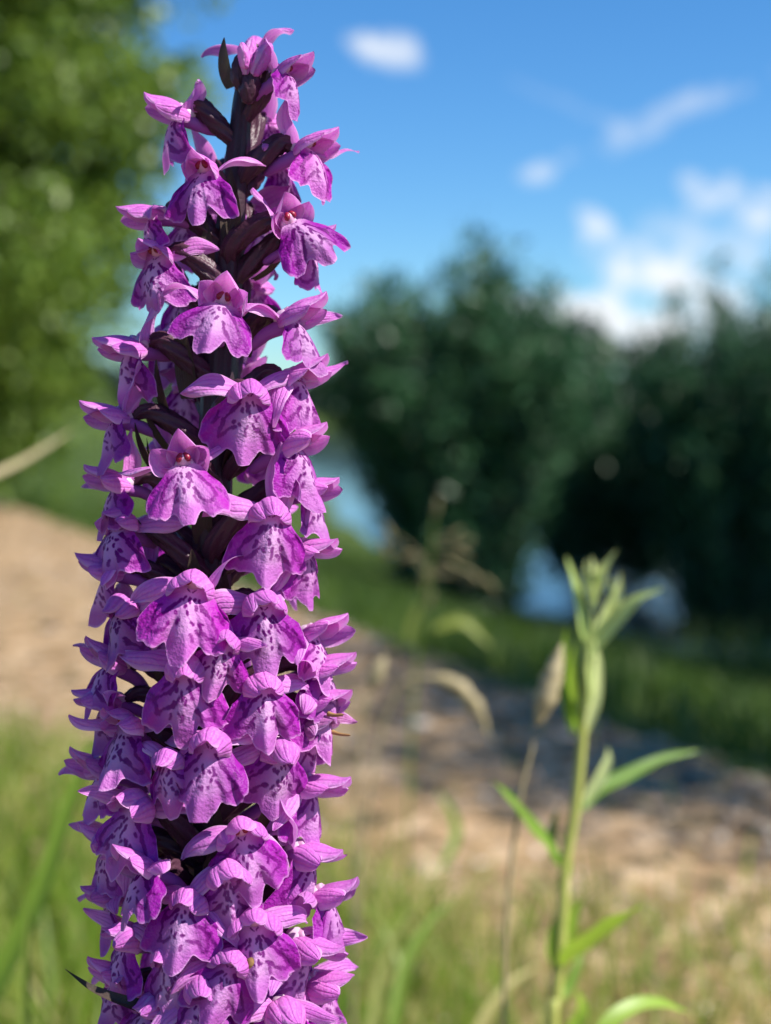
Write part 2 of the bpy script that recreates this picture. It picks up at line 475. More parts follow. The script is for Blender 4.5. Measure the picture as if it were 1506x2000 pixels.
def leaves(centers, length, width, dirs, rng, tone, droop=.3):
    """folded leaf quads (two quads each) at the centres"""
    n = len(centers); d = dirs / (np.linalg.norm(dirs, axis=1)[:, None] + 1e-9)
    a = rng.normal(0, 1, (n, 3)); s = np.cross(d, a); s /= np.linalg.norm(s, axis=1)[:, None] + 1e-9
    u = np.cross(s, d)
    ln = length * rng.uniform(.6, 1.25, n)[:, None]; wd = width * rng.uniform(.6, 1.2, n)[:, None]
    tip = centers + d * ln - np.array([0, 0, 1]) * ln * droop * rng.uniform(0, 1, n)[:, None]
    mid = centers + d * ln * .45 - u * wd * .15
    V = np.stack([centers, mid + s * wd / 2 + u * wd * .2, tip, mid - s * wd / 2 + u * wd * .2], 1)
    Fq = np.arange(n * 4).reshape(n, 4)
    return V.reshape(-1, 3), Fq, np.repeat(tone, 4)


rng = np.random.default_rng(8)
n = 26000
x = rng.uniform(-70, 70, n); y = 84 + rng.uniform(0, 8, n)
hgt = 3.4 + 1.3 * np.sin(x * .21) + .9 * np.sin(x * .53 + 1) + .6 * np.sin(x * 1.3)
cen = np.stack([x, y, .2 + hgt * rng.random(n) ** .8], -1)
Vv, Fv, tn = leaves(cen, .7, .5, rng.normal(0, 1, (n, 3)), rng, rng.random(n))
tag(link('far_wood', mesh('far_wood', Vv, Fv, False, {'tone': tn}), None, [M_FAR]), 'distant dark wood along the far lake shore', None, None, 'stuff')


# ------------------------------------------------------------------ trees and shrubs
def branches(acc, base, d, length, rad, depth, rng, tips, spread=.55, kids=4, lift=.12):
    n_ = 7; pts = [np.array(base, float)]; d = np.array(d, float) / np.linalg.norm(d)
    for i in range(n_ - 1):
        d = d + rng.normal(0, .10, 3) + np.array([0, 0, lift * .3]); d /= np.linalg.norm(d)
        pts.append(pts[-1] + d * length / (n_ - 1))
    V, Fq, uv = tube(pts, [rad, rad * .75, rad * .45], 8, 6); acc.add(V, Fq, .5, uv)
    if depth == 0:
        tips.extend(pts[2:]); return
    if depth == 1: tips.extend(pts[4:])
    for k in range(kids):
        f = (k + 1.0) / kids * .8 + .2; i = min(int(f * (n_ - 1)), n_ - 1)
        nd = d + rng.normal(0, spread, 3); nd[2] += lift
        branches(acc, pts[i], nd, length * rng.uniform(.5, .75), rad * .5, depth - 1, rng, tips, spread, kids, lift)


def broad_tree(base, height, label, seed, nleaf, leaf, rad, zc, nclump=110, crad=.24, group=None):
    """trunk and limbs carrying clumps of leaves through an ellipsoid crown (rad = radii, zc = height of its middle)"""
    rng = np.random.default_rng(seed); root = empty('birch_tree', base)
    tag(root, label, 'tree', group)
    acc = Acc(); rad = np.array(rad)
    tr_ = np.array([[0, 0, -.1], [.04, .02, height * .35], [-.03, .05, height * .7], [0, 0, height]])
    V, Fq, uv = tube(tr_, [.075 * height / 3.5, .055 * height / 3.5, .035, .01], 16, 9); acc.add(V, Fq, .5, uv)
    cl_ = catmull(tr_, 30); cs = []; ds = []
    per = nleaf // nclump
    for i in range(nclump):
        zz = rng.uniform(-1, 1); pr = (1 - abs(zz) ** 3) ** .5 * rng.uniform(0, 1) ** .5; an = rng.uniform(0, 6.283)
        c = np.array([rad[0] * pr * math.cos(an), rad[1] * pr * math.sin(an), zc + rad[2] * zz])
        f = np.clip((c[2] - .45) / height, .08, .95); p = cl_[int(f * 29)]
        m_ = (p + c) / 2 + np.array([0, 0, .06]) + rng.normal(0, .05, 3)
        V, Fq, uv = tube([p, m_, c], [.016, .009, .003], 9, 5); acc.add(V, Fq, .5, uv)
        v = rng.normal(0, 1, (per, 3)); v /= np.linalg.norm(v, axis=1)[:, None]
        r = crad * rng.uniform(.6, 1.3) * rng.random(per) ** .5
        q = c + v * r[:, None] * np.array([1.1, 1.1, .7]) - np.array([0, 0, .25]) * (r[:, None] ** 2 / crad)
        cs.append(q); ds.append(rng.normal(0, 1, (per, 3)) + v * .4 + np.array([0, 0, -.5]))
        for j in range(3):
            V, Fq, uv = tube([c, q[j * 3] * .6 + c * .4 + [0, 0, .02], q[j * 3]], [.004, .003, .001], 6, 4); acc.add(V, Fq, .5, uv)
    link('trunk', acc.mesh('trunk'), root, [M_BARK])
    cs = np.vstack(cs); ds = np.vstack(ds)
    Vv, Fv, tn = leaves(cs, leaf, leaf * .75, ds, rng, rng.beta(1.6, 1.6, len(cs)))
    link('crown', mesh('crown', Vv, Fv, False, {'tone': tn}), root, [M_TREE])
    return root


def gp(px, py, D):
    p = P(px, py, D); return np.array([p[0], p[1], float(gz(p[0], p[1]))])


broad_tree(gp(-60, 900, 5.2), 3.7, 'sunlit yellow green birch beside the lake behind the orchid', 11, 95000, .045, (.70, .75, 1.75), 1.95, 235, .26)
broad_tree((3.0, 4.1, float(gz(3.0, 4.1))), 3.6, 'unseen birch added beyond the picture edge to shade the willows', 12, 13000, .055, (.7, 1.9, 1.25), 2.1, 80, .30)  # unseen tree, added to darken the lower willows and the bank
broad_tree((2.20, 1.08, float(gz(2.20, 1.08))), 3.2, 'young birch beyond the picture edge and shading the path', 13, 11500, .030, (.34, .72, .7), 2.2, 36, .24)


def willow(base, height, radius, label, seed, nshoot, per, lean=(0, 0), low=.10, flat=.38, stem=1.0):
    rng = np.random.default_rng(seed); root = empty('willow_shrub', base); tag(root, label, 'shrub', 'willow shrubs on the lake bank')
    acc = Acc(); cs = []; ds = []; tn = []
    for i in range(nshoot):
        a = rng.uniform(0, 6.28); r = radius * math.sqrt(rng.random())
        h = height * (1 - flat * (r / radius) ** 2) * rng.triangular(.66, .92, 1.16)
        e = np.array([r * math.cos(a) + lean[0] * h, r * math.sin(a) + lean[1] * h, h])
        b0 = np.array([rng.normal(0, .09), rng.normal(0, .09), -.05])
        m_ = b0 * .5 + e * .47 - np.array([math.cos(a) * .01 * r, math.sin(a) * .01 * r, .02 * h])
        pts = catmull([b0, m_, e], 14)
        V, Fq, uv = tube(pts[::2], np.array([.012, .007, .002]) * stem, 8, 5); acc.add(V, Fq, .5, uv)
        k = per; f = low + (1 - low) * rng.uniform(0, 1.0, k) ** .9
        q = pts[np.minimum((f * 13).astype(int), 13)] + rng.normal(0, .028, (k, 3)) + rng.normal(0, .06, (k, 3)) * (1 - f)[:, None]
        td = pts[-1] - pts[-4]; td /= np.linalg.norm(td)
        cs.append(q); ds.append(rng.normal(0, .75, (k, 3)) + td * .8); tn.append(np.clip(rng.normal(.45, .25, k), 0, 1))
    link('stems', acc.mesh('stems'), root, [M_BARK]).name = 'trunk'
    cs = np.vstack(cs); ds = np.vstack(ds); tn = np.concatenate(tn)
    Vv, Fv, t4 = leaves(cs, .075, .020, ds, rng, tn, .15)
    link('crown', mesh('crown', Vv, Fv, False, {'tone': t4}), root, [M_WILLOW])
    return root


willow(gp(905, 1100, 6.0), 1.44, .62, 'tall dark willow shrub rising against open blue sky', 21, 250, 175, flat=.20, low=.16)
willow(gp(1190, 1010, 7.0), 1.32, .58, 'dark willow shrub half hidden behind the taller one, below the white cloud', 22, 60, 330, low=.50, stem=.5)
willow(gp(1450, 1100, 6.2), 1.60, .56, 'dark willow shrub behind the tall weed at the picture edge', 23, 210, 185, flat=.25, low=.16)
willow(gp(1750, 1100, 6.0), 1.60, .62, 'outermost dark willow shrub of the row on the bank', 24, 130, 170)


# ------------------------------------------------------------------ grass
def blades(xy, h, w, rng, tone, lean=.5, z=None, seg=4):
    n = len(xy); a = rng.uniform(0, 6.28, n); d = np.stack([np.cos(a), np.sin(a), np.zeros(n)], -1)
    fa = rng.uniform(0, 6.28, n); sdv = np.stack([np.cos(fa), np.sin(fa), np.zeros(n)], -1)
    ln = rng.uniform(.1, 1, n) * lean
    z = gz(xy[:, 0], xy[:, 1]) if z is None else z
    base = np.stack([xy[:, 0], xy[:, 1], z], -1)
    V = []
    for i in range(seg + 1):
        f = i / seg
        c = base + np.array([0, 0, 1]) * (h * (f - .35 * ln * f * f))[:, None] + d * (h * ln * f * f)[:, None]
        ww = (w * (1 - f ** 1.6) + .0002)[:, None] / 2
        V.append(np.stack([c - sdv * ww, c + sdv * ww], 1))
    V = np.stack(V, 1)                                   # n, seg+1, 2, 3
    fq = []
    for i in range(seg):
        fq.append([2 * i, 2 * i + 1, 2 * i + 3, 2 * i + 2])
    Fq = (np.array(fq)[None] + (2 * (seg + 1)) * np.arange(n)[:, None, None]).reshape(-1, 4)
    return V.reshape(-1, 3), Fq, np.repeat(tone, 2 * (seg + 1))


rng = np.random.default_rng(14)
# short turf on the bank beyond the path
n = 60000
l = np.concatenate([rng.uniform(-1.5, 7, n // 2), rng.uniform(4, 34, n - n // 2)]); s = rng.uniform(.0, 2.45, n) * (1 + .12 * np.clip(l * .92 - 6, 0, 60))
keep = rng.random(n) < np.clip((s + .02) * 9, .1, 1)
xy = (P0 + PD * l[:, None] + PN * s[:, None])[keep]; k = len(xy)
reedy = np.where((xy[:, 0] > 1.12) & (sd(xy[:, 0], xy[:, 1]) > 1.2), 2.8, 1.0)
Vv, Fv, tn = blades(xy, rng.uniform(.03, .10, k) * reedy, rng.uniform(.003, .007, k), rng, np.clip(rng.normal(.45, .28, k), 0, 1), .8, seg=3)
tag(link('bank_grass', mesh('bank_grass', Vv, Fv, True, {'tone': tn}), None, [M_BANK]), 'short green turf on the lake bank', None, None, 'stuff')
# tussocky meadow grass in front of the path, thinning out over the gravel
n = 120000
l = rng.uniform(-1.9, 1.9, n); s = -1.25 + 1.2 * rng.random(n) ** 1.4
cl2 = np.sin(l * 9 + 2 * np.sin(s * 7)) * np.sin(s * 13 + l * 3)
xy = P0 + PD * l[:, None] + PN * s[:, None]
D = xy[:, 1]; lat = xy[:, 0] / np.maximum(D, .05)
dens = np.clip((-.26 - .48 * np.clip(D - .95, -.3, 2) - s) * 2.4 + .30 * cl2, 0.010, 1) * np.clip(1.15 - np.maximum(lat, 0) * 1.2, .3, 1)
keep = (rng.random(n) < dens) & (np.hypot(xy[:, 0], xy[:, 1]) > .42)
xy = xy[keep]; k = len(xy); lat = lat[keep]
dry = np.where(rng.random(k) < np.clip(.32 + lat * .9, .18, .65), rng.uniform(.6, 1, k), rng.uniform(0, .35, k))
D = D[keep]
Vv, Fv, tn = blades(xy, rng.uniform(.02, .095, k) * np.clip(1.5 - .6 * D, .3, 1) * np.clip(1.1 - lat, .5, 1.3), rng.uniform(.0018, .005, k), rng, dry, .7)
tag(link('meadow_grass', mesh('meadow_grass', Vv, Fv, True, {'tone': tn}), None, [M_GRASS]), 'thin green and straw coloured meadow grass over gravel', None, None, 'stuff')


def px_pts(lst, D, dD=0.0):
    m_ = len(lst) - 1
    return np.array([P(a, b_, D + dD * i / max(m_, 1)) for i, (a, b_) in enumerate(lst)])


PXM = K                                     # metres per pixel per metre of distance


def blade_thing(name, label, lst, D, wpx, material, tone, dD=0.0, group=None, cup=.35, cat='grass', wprof=None):
    pts = px_pts(lst, D, dD)
    V, Fq, uv = ribbon(pts, wpx * K * D, 22, 5, cup, wprof=wprof)
    o = link(name, mesh(name, V, Fq, True, {'tone': np.full(len(V), tone)}, uv), None, [material])
    return tag(o, label, cat, group, 'thing')


stalk = lambda s: 1.0 - .65 * s
blade_thing('wild_grass', 'thick dark green stem slanting beside the lower orchid flowers', [(-230, 2330), (-60, 2020), (60, 1790), (130, 1590), (182, 1440)], .46, 52, M_GRASS, .12, .03, wprof=lambda s: np.clip(1.05 - .8 * s ** 2, .2, 1))
blade_thing('wild_grass', 'thin upright green blade low beside the slanting stem', [(40, 2350), (46, 2100), (50, 1900), (58, 1760)], .42, 26, M_GRASS, .25, .0)
blade_thing('wild_grass', 'pale arching blade crossing the lawn beneath the birch', [(-260, 1010), (-90, 958), (20, 915), (90, 875), (145, 838)], .62, 24, M_STRAW, .3, .12)
blade_thing('wild_grass', 'pale green blade curving over at the base of the weed', [(1130, 2120), (1180, 2010), (1235, 1965), (1290, 1958), (1345, 1978)], .36, 34, M_WEED, .75, .02, cup=.15)
for i, (pp, D, w_, tn_, lb) in enumerate([
        ([(735, 2150), (770, 2010), (790, 1900), (835, 1810), (900, 1745)], .55, 30, .15, 'bright green blade leaning over the gravel between orchid and weed'),
        ([(700, 2140), (730, 2000), (760, 1860), (850, 1700)], .62, 22, .55, 'thin olive blade rising close beside the orchid'),
        ([(905, 2150), (930, 2030), (990, 1930), (1060, 1880)], .60, 26, .9, 'straw coloured blade lying low beside the weed'),
        ([(770, 1990), (790, 1900), (745, 1800), (690, 1760)], .66, 20, .3, 'short green blade bending back towards the orchid'),
        ([(860, 1700), (890, 1640), (885, 1590), (850, 1540)], .80, 20, .05, 'small dark green blade standing alone on the gravel')]):
    blade_thing('wild_grass', lb, pp, D, w_, M_GRASS, tn_, .04)

# grass panicle with pale spikelets in front of the dark shrub
D = 1.0
pan = empty('panicle_grass', gp(790, 1900, D)); tag(pan, 'delicate grass panicle with pale spikelets before the dark shrub', 'grass', None, 'thing')
off = np.array(pan.location)


def child_tube(name, pts, rad, parent, material, tone=.5, n_=18, m_=7, off=np.zeros(3)):
    V, Fq, uv = tube(np.asarray(pts) - off, rad, n_, m_)
    return link(name, mesh(name, V, Fq, True, {'tone': np.full(len(V), tone)}, uv), parent, [material])


base_pt = np.array(pan.location)
child_tube('stem', np.vstack([base_pt[None], px_pts([(800, 1500), (815, 1280), (838, 1120), (850, 985)], D)]), [.0012, .0010, .0005], pan, M_GRASS, .2, off=off)
for bl, w_ in (([(800, 1260), (815, 1205), (845, 1155)], 26), ([(845, 1230), (905, 1215), (960, 1265)], 24)):
    V, Fq, uv = ribbon(px_pts(bl, D) - off, w_ * K * D, 14, 5); link('leaf', mesh('leaf', V, Fq, True, {'tone': np.full(len(V), .35)}, uv), pan, [M_GRASS])
for bx, by, sx, sy, ang in [(848, 1000, 852, 992, 80), (838, 1100, 760, 1040, 120), (838, 1100, 752, 1075, 110), (836, 1120, 795, 1088, 20), (843, 1060, 885, 1045, 35), (843, 1060, 905, 1062, 30),
                            (843, 1070, 900, 1080, -30), (838, 1110, 925, 1125, -40), (836, 1120, 955, 1140, -45), (836, 1130, 910, 1115, -20), (830, 1160, 828, 1128, 60), (825, 1180, 838, 1172, 70), (836, 1130, 880, 1100, -30)]:
    b0, e0_ = P(bx, by, D), P(sx, sy, D)
    br = child_tube('branch', [b0, (b0 + e0_) / 2 + np.array([0, 0, .002]), e0_], [.0004, .0003, .0002], pan, M_STRAW, .4, 8, 5, off)
    dv = np.array([math.cos(R(ang)), 0, math.sin(R(ang))]) * .0070
    V, Fq, uv = tube(np.array([e0_ - dv, e0_ - dv * .3, e0_ + dv * .5, e0_ + dv * 1.1]) - off, [.0004, .0022, .0020, .0004], 12, 7)
    link('spikelet', mesh('spikelet', V, Fq, True, {'tone': np.full(len(V), .62)}, uv), br, [M_PAN])
# drooping dry heads over the gravel
def seed_head(label, stem_px, head_px, D, wpx, tone):
    root = empty('seeding_grass', gp(stem_px[0][0], stem_px[0][1], D)); tag(root, label, 'grass', None, 'thing'); of = np.array(root.location)
    child_tube('stem', np.vstack([of[None], px_pts(stem_px, D)]), [.0009, .0007, .0005], root, M_STRAW, .2, off=of)
    V, Fq, uv = tube(px_pts(head_px, D) - of, [.1 * wpx * K * D, .5 * wpx * K * D, .42 * wpx * K * D, .05 * wpx * K * D], 22, 9, 5, .25, 6)
    link('seed_cluster', mesh('seed_cluster', V, Fq, True, {'tone': np.full(len(V), tone)}, uv), root, [M_STRAW])


seed_head('plump pale seed head hanging beside the weed stem', [(985, 1960), (1010, 1600), (1045, 1440)], [(1048, 1420), (1065, 1365), (1082, 1310), (1098, 1255)], .42, 44, .75)
seed_head('drooping dry grass head arching over the shaded gravel', [(690, 1900), (730, 1500), (780, 1340), (820, 1320)], [(820, 1320), (885, 1335), (930, 1380), (955, 1440)], .62, 30, .3)
seed_head('small upright dry tuft close to the orchid flowers', [(690, 1800), (705, 1450), (722, 1350)], [(722, 1350), (732, 1325), (742, 1300), (752, 1280)], .62, 30, .5)

# ------------------------------------------------------------------ the weed at the right
D = .43
weed = empty('wild_plant', gp(1085, 2000, D)); tag(weed, 'young green weed with narrow leaves and a pale budding tip', 'plant'); off = np.array(weed.location)
child_tube('stem', np.vstack([off[None], px_pts([(1078, 2060), (1086, 1950), (1098, 1800), (1104, 1690), (1122, 1590), (1134, 1480), (1140, 1400), (1146, 1290), (1150, 1240)], D)]),
           [.0018, .0018, .0018, .0017, .0016, .0015, .0014, .0012, .0009, .0005], weed, M_WEEDSTEM, .5, 60, 10, off)


def weed_leaf(lst, w_, tone, material=M_WEED, dD=0.0, cup=.35, tw=0.0, name='leaf', parent=weed, up=None):
    V, Fq, uv = ribbon(px_pts(lst, D, dD) - off, w_ * K * D, 20, 7, cup, up=up or [.35, -.6, .72], twist=tw, wave=w_ * K * D * .05, seed=lst[0][0])
    return link(name, mesh(name, V, Fq, True, {'tone': np.full(len(V), tone) + .15 * np.abs(uv[:, 0])}, uv), parent, [material])


for lst, w_, tn_, m_, dd, cup in [
        ([(1134, 1585), (1165, 1545), (1230, 1512), (1300, 1480), (1375, 1466)], 30, .12, M_WEED, .02, .35),
        ([(1100, 1700), (1070, 1650), (1030, 1605), (995, 1560), (962, 1526)], 34, .35, M_WEED, -.02, .35),
        ([(1085, 1690), (1075, 1650), (1078, 1615), (1090, 1580)], 24, .0, M_WEED, .005, .5),
        ([(1096, 1890), (1120, 1862), (1165, 1830), (1210, 1795), (1252, 1770)], 46, .95, M_WEED, -.05, .25),
        ([(1090, 1740), (1105, 1700), (1104, 1660), (1092, 1625)], 22, .5, M_WEED, 0, .5),
        ([(1140, 1570), (1166, 1530), (1184, 1490), (1188, 1458)], 26, .9, M_BUD, 0, .5),
        ([(1116, 1440), (1104, 1360), (1100, 1290), (1106, 1222)], 30, .55, M_WEED, -.008, .4),
        ([(1130, 1440), (1118, 1380), (1114, 1320), (1124, 1255)], 26, .9, M_WEED, -.006, .4),
        ([(1140, 1440), (1160, 1370), (1166, 1300), (1160, 1240)], 26, 1.0, M_BUD, -.004, .4),
        ([(1142, 1400), (1150, 1350), (1148, 1290), (1152, 1230)], 22, .3, M_BUD, -.012, .4),
        ([(1145, 1280), (1180, 1235), (1240, 1175), (1298, 1148)], 34, .25, M_BUD, -.01, .25),
        ([(1142, 1260), (1134, 1200), (1122, 1140), (1106, 1085)], 26, .0, M_BUD, 0, .4),
        ([(1150, 1290), (1166, 1240), (1186, 1190), (1204, 1140)], 20, .6, M_BUD, .004, .4),
        ([(1098, 2080), (1118, 2020), (1135, 1970), (1128, 1930)], 36, .9, M_WEED, 0, .35),
        ([(1104, 1850), (1116, 1810), (1124, 1780), (1138, 1755)], 22, .9, M_WEED, 0, .4),
        ([(1082, 1900), (1074, 1860), (1076, 1820), (1086, 1790)], 22, .9, M_WEED, 0, .4),
        ([(1086, 1960), (1110, 1930), (1130, 1880), (1134, 1850)], 20, .3, M_WEED, .01, .4)]:
    weed_leaf(lst, w_, tn_, m_, dd, cup, up=[.1, .35, .6] if w_ == 46 else None)
for lst, w_, tn_ in [([(1156, 1195), (1146, 1155), (1142, 1120), (1146, 1092)], 20, .9), ([(1158, 1195), (1164, 1150), (1180, 1110), (1206, 1072)], 18, .6),
                     ([(1157, 1180), (1158, 1150), (1158, 1115), (1154, 1086)], 24, 1.0), ([(1158, 1175), (1168, 1140), (1172, 1115), (1182, 1094)], 22, 1.0),
                     ([(1184, 1222), (1198, 1185), (1206, 1150), (1212, 1116)], 24, 1.0), ([(1182, 1225), (1190, 1190), (1194, 1155), (1192, 1122)], 16, .5),
                     ([(1150, 1255), (1154, 1235), (1156, 1210), (1158, 1185)], 12, .5)]:
    weed_leaf(lst, w_, tn_, M_BUD, -.004, .6, name='bud')

# ------------------------------------------------------------------ the orchid
DA = 0.243                                  # forward distance of the spike's axis
MM = 0.001
axis_y = np.array([40, 120, 200, 300, 480, 700, 880, 1100, 1300, 1500, 1700, 2000, 2400])
axis_x = np.array([494, 484, 474, 464, 448, 432, 420, 414, 410, 408, 412, 424, 440])
ax = lambda py: float(np.interp(py, axis_y, axis_x))
Rpx = lambda py: float(np.interp(py, [60, 200, 400, 700, 1000, 2100], [72, 108, 140, 170, 188, 198]))   # throat radius in pixels
foot_p = P(440, 2400, DA)
foot = np.array([foot_p[0] + .003, foot_p[1], float(gz(foot_p[0], foot_p[1])) - .01])
orchid = empty('orchid', foot); tag(orchid, 'tall spotted purple orchid spike in sharp focus', 'orchid'); O = foot.copy()
spts = [foot, P(444, 2900, DA)] + [P(ax(y_), y_, DA) for y_ in (2400, 2000, 1600, 1200, 800, 500, 300, 180, 110)]
V, Fq, uv = tube(np.array(spts) - O, [.0042, .0042, .0040, .0036, .0033, .0031, .0028, .0024, .0019, .0014, .0009], 120, 18, 7, .10, 5)
link('stem', mesh('stem', V, Fq, True, None, uv), orchid, [M_STEM])


def sweep(base, e1, e3, length, theta, width, psi, n=18, m=9, pointed=.62, twist=0.0, rng=None, ruffle=0.0, keel=0.0):
    """a petal in flower-local mm: theta = bend angle function along t (radians, + towards e3); psi = cross-section arc"""
    e1 = np.asarray(e1, float); e1 /= np.linalg.norm(e1); e3 = np.asarray(e3, float); e3 = e3 - e1 * e3.dot(e1); e3 /= np.linalg.norm(e3); e2 = np.cross(e3, e1)
    tt = np.linspace(0, 1, n); th = theta(tt); ds = length / (n - 1)
    T = np.cos(th)[:, None] * e1 + np.sin(th)[:, None] * e3; Nn = -np.sin(th)[:, None] * e1 + np.cos(th)[:, None] * e3
    c = np.asarray(base) + np.vstack([np.zeros(3), np.cumsum((T[:-1] + T[1:]) / 2 * ds, 0)])
    tw = twist * tt; S = e2[None] * np.cos(tw)[:, None] + Nn * np.sin(tw)[:, None]; N2 = Nn * np.cos(tw)[:, None] - e2[None] * np.sin(tw)[:, None]
    w = width / 2 * (1 - tt) ** pointed * (.42 + 1.75 * tt - .70 * tt ** 2) / .74 + .12 * (1 - tt) + .10
    q = np.linspace(-1, 1, m); ps = psi / 2
    rr = w / max(math.sin(min(ps, math.pi / 2)), .05)
    xo = rr[:, None] * np.sin(q * ps)[None, :]; zo = -rr[:, None] * (1 - np.cos(q * ps))[None, :]
    zo = zo - keel * np.abs(q)[None, :] * (w / (w.max() + 1e-9))[:, None]
    if ruffle and rng is not None:
        zo = zo + ruffle * (q ** 2)[None, :] * np.sin(tt * rng.uniform(5, 9) + rng.uniform(0, 6))[:, None] * (.3 + tt)[:, None]
        xo = xo + ruffle * .6 * np.sin(tt * 5 + rng.uniform(0, 6))[:, None] * tt[:, None]
    V = c[:, None, :] + S[:, None, :] * xo[..., None] + N2[:, None, :] * zo[..., None]
    uv = np.stack(np.broadcast_arrays(q[None, :], tt[:, None]), -1).reshape(-1, 2)
    return V.reshape(-1, 3), gridfaces(n, m), uv


def smooth(x): x = np.clip(x, 0, 1); return x * x * (3 - 2 * x)


def lip_mesh(rng, hi=True, p=None):
    p = p or {}
    na, nr = (109, 64) if hi else (41, 22)
    AD = p.get('fan', rng.uniform(54, 63)) - 6; A = R(AD)
    a = np.linspace(-1, 1, na)[None, :] * A; f = np.linspace(0, 1, nr)[:, None]
    mid = p.get('mid', rng.uniform(10.4, 11.6)); side = p.get('side', rng.uniform(9.8, 10.8)); ad = np.degrees(a)
    mw = rng.uniform(7, 10)
    rm = side * (1 - .42 * np.clip((np.abs(ad) - 34) / (AD - 34), 0, 1) ** 1.7)
    rm = rm - rng.uniform(.8, 1.7) * np.exp(-((np.abs(ad) - mw * 1.75) / 5.0) ** 2)                    # the two notches
    rm = rm + (mid - side + .9) * np.exp(-(np.abs(ad) / mw) ** 2.2)
    k1, k2 = rng.uniform(0, 6, 2)
    rm = rm + .20 * np.sin(ad / 5.5 + k1) + .16 * np.sin(ad / 2.6 + k2) + .09 * np.sin(ad / 1.2 + k1) + .22 * np.sin(ad / 14 + k2)
    rad = f * rm
    x = rad * np.sin(a) + 1.75 * (a / A) * (1 - smooth(rad / 5.5)); q = rad * np.cos(a)     # narrow neck under the throat
    th0, th1 = R(p.get('th0', rng.uniform(34, 50))), R(p.get('th1', rng.uniform(78, 96)))
    qs = np.linspace(0, 12, 60); thq = th0 + (th1 - th0) * smooth(qs / 6.5)
    yy = np.concatenate([[0], np.cumsum(-np.cos(thq[:-1]) * .2034)]); zz = np.concatenate([[0], np.cumsum(-np.sin(thq[:-1]) * .2034)])
    y = np.interp(q, qs, yy); z = np.interp(q, qs, zz)
    back = p.get('back', rng.uniform(1.9, 3.8)); asym = rng.uniform(-.35, .35)
    y = y + back * (np.sqrt((x / 5.0) ** 2 + .03) - .173) * (1 + asym * np.sign(x)) * smooth(rad / 4 + .2)
    z = z - .5 * (np.abs(x) / 5.0) ** 2
    w1, w2 = rng.uniform(0, 6, 2)
    y = y + p.get('ruff', rng.uniform(.7, 1.5)) * (.48 * np.sin(a * 7 + w1) + .36 * np.sin(a * 13 + w2) + .16 * np.sin(a * 27 + w1)) * smooth((f - .40) / .60)
    y = y - .5 * np.exp(-(ad / 7) ** 2) * smooth((f - .25) / .75) + .25 * np.exp(-((np.abs(ad) - 15) / 6) ** 2) * smooth((f - .3) / .7)
    tipc = p.get('tip', rng.uniform(-1.1, .9))
    y = y + tipc * np.exp(-(ad / 12) ** 2) * smooth((f - .7) / .3)
    V = np.stack(np.broadcast_arrays(x, y, z), -1).reshape(-1, 3)
    # drawing: strokes in the lip plane (x, q)
    seg = []
    def arc(a_, r_): return np.array([r_ * math.sin(R(a_)), r_ * math.cos(R(a_))])
    for sgn in (-1, 1):
        j = lambda v, s_=1.0: v + rng.normal(0, s_)
        loop = [arc(sgn * j(27, 3), j(2.6, .2)), arc(sgn * j(31, 3), j(4.4, .3)), arc(sgn * j(35, 3), j(6.3, .4)), arc(sgn * j(33, 3), j(7.9, .4)),
                arc(sgn * j(26, 2), j(8.5, .3)), arc(sgn * j(20, 2), j(7.7, .4)), arc(sgn * j(15, 2), j(6.3, .5))]
        lc = catmull(loop, 18); lc += rng.normal(0, .05, lc.shape)
        for i in range(17):
            seg.append((lc[i], lc[i + 1], .30 + .11 * math.sin(i * 1.3 + k1)))
        for i in range(rng.integers(2, 6)):
            a0, r0 = sgn * rng.uniform(38, 52), rng.uniform(3.5, 7.0); seg.append((arc(a0, r0), arc(a0 + rng.normal(0, 5), r0 + rng.uniform(.4, 1.3)), rng.uniform(.14, .26)))
    for r0 in (2.5, 3.5, 4.6, 5.8, 7.0):
        nn = int(3 + r0 * .35)
        for i in range(nn):
            if rng.random() < .3: continue
            a0 = (-21 + 42 * (i + .5) / nn) + rng.normal(0, 3.0); rr0 = r0 + rng.normal(0, .22)
            seg.append((arc(a0, rr0), arc(a0 + rng.normal(0, 2.0), rr0 + rng.uniform(.15, .85)), rng.uniform(.19, .31)))
    for sgn in (-1, 1):
        seg.append((arc(sgn * 38, .9), arc(sgn * 10, 1.15), .1))
    xq = np.stack(np.broadcast_arrays(x, q), -1).reshape(-1, 2)
    xq = xq + .07 * np.sin(xq[:, ::-1] * 4 + k1) + .03 * np.sin(xq[:, ::-1] * 9 + k2)
    spot = np.zeros(len(xq)); 
    for p0, p1, w_ in seg:
        d = p1 - p0; h = np.clip(((xq - p0) @ d) / (d @ d + 1e-9), 0, 1)
        dist = np.linalg.norm(xq - p0 - h[:, None] * d, axis=1)
        spot = np.maximum(spot, 1 - smooth((dist - w_ * .75) / .10))
    rf = rad.reshape(-1); aa = np.abs(np.broadcast_to(ad, rad.shape)).reshape(-1)
    pale = np.exp(-(aa / rng.uniform(22, 27)) ** 2.2) * (1 - .6 * smooth((rf - 6.5) / 3.0)) + np.exp(-(rf / 1.9) ** 2)
    pale = np.clip(pale * p.get('pale', rng.uniform(.7, 1.0)) + .5 * smooth((np.broadcast_to(f, rad.shape).reshape(-1) - .955) / .045), 0, 1)  # outer rim paled too, painting in a translucent glow along the edge
    spot = spot * p.get('spot', rng.uniform(.85, 1.0)) * (1 - .25 * smooth((rf - 6) / 3))
    uv = np.stack([xq[:, 0] / 6, xq[:, 1] / 10], -1)
    return mesh('lip', V * MM, gridfaces(nr, na), True, {'spot': spot, 'pale': pale}, uv)


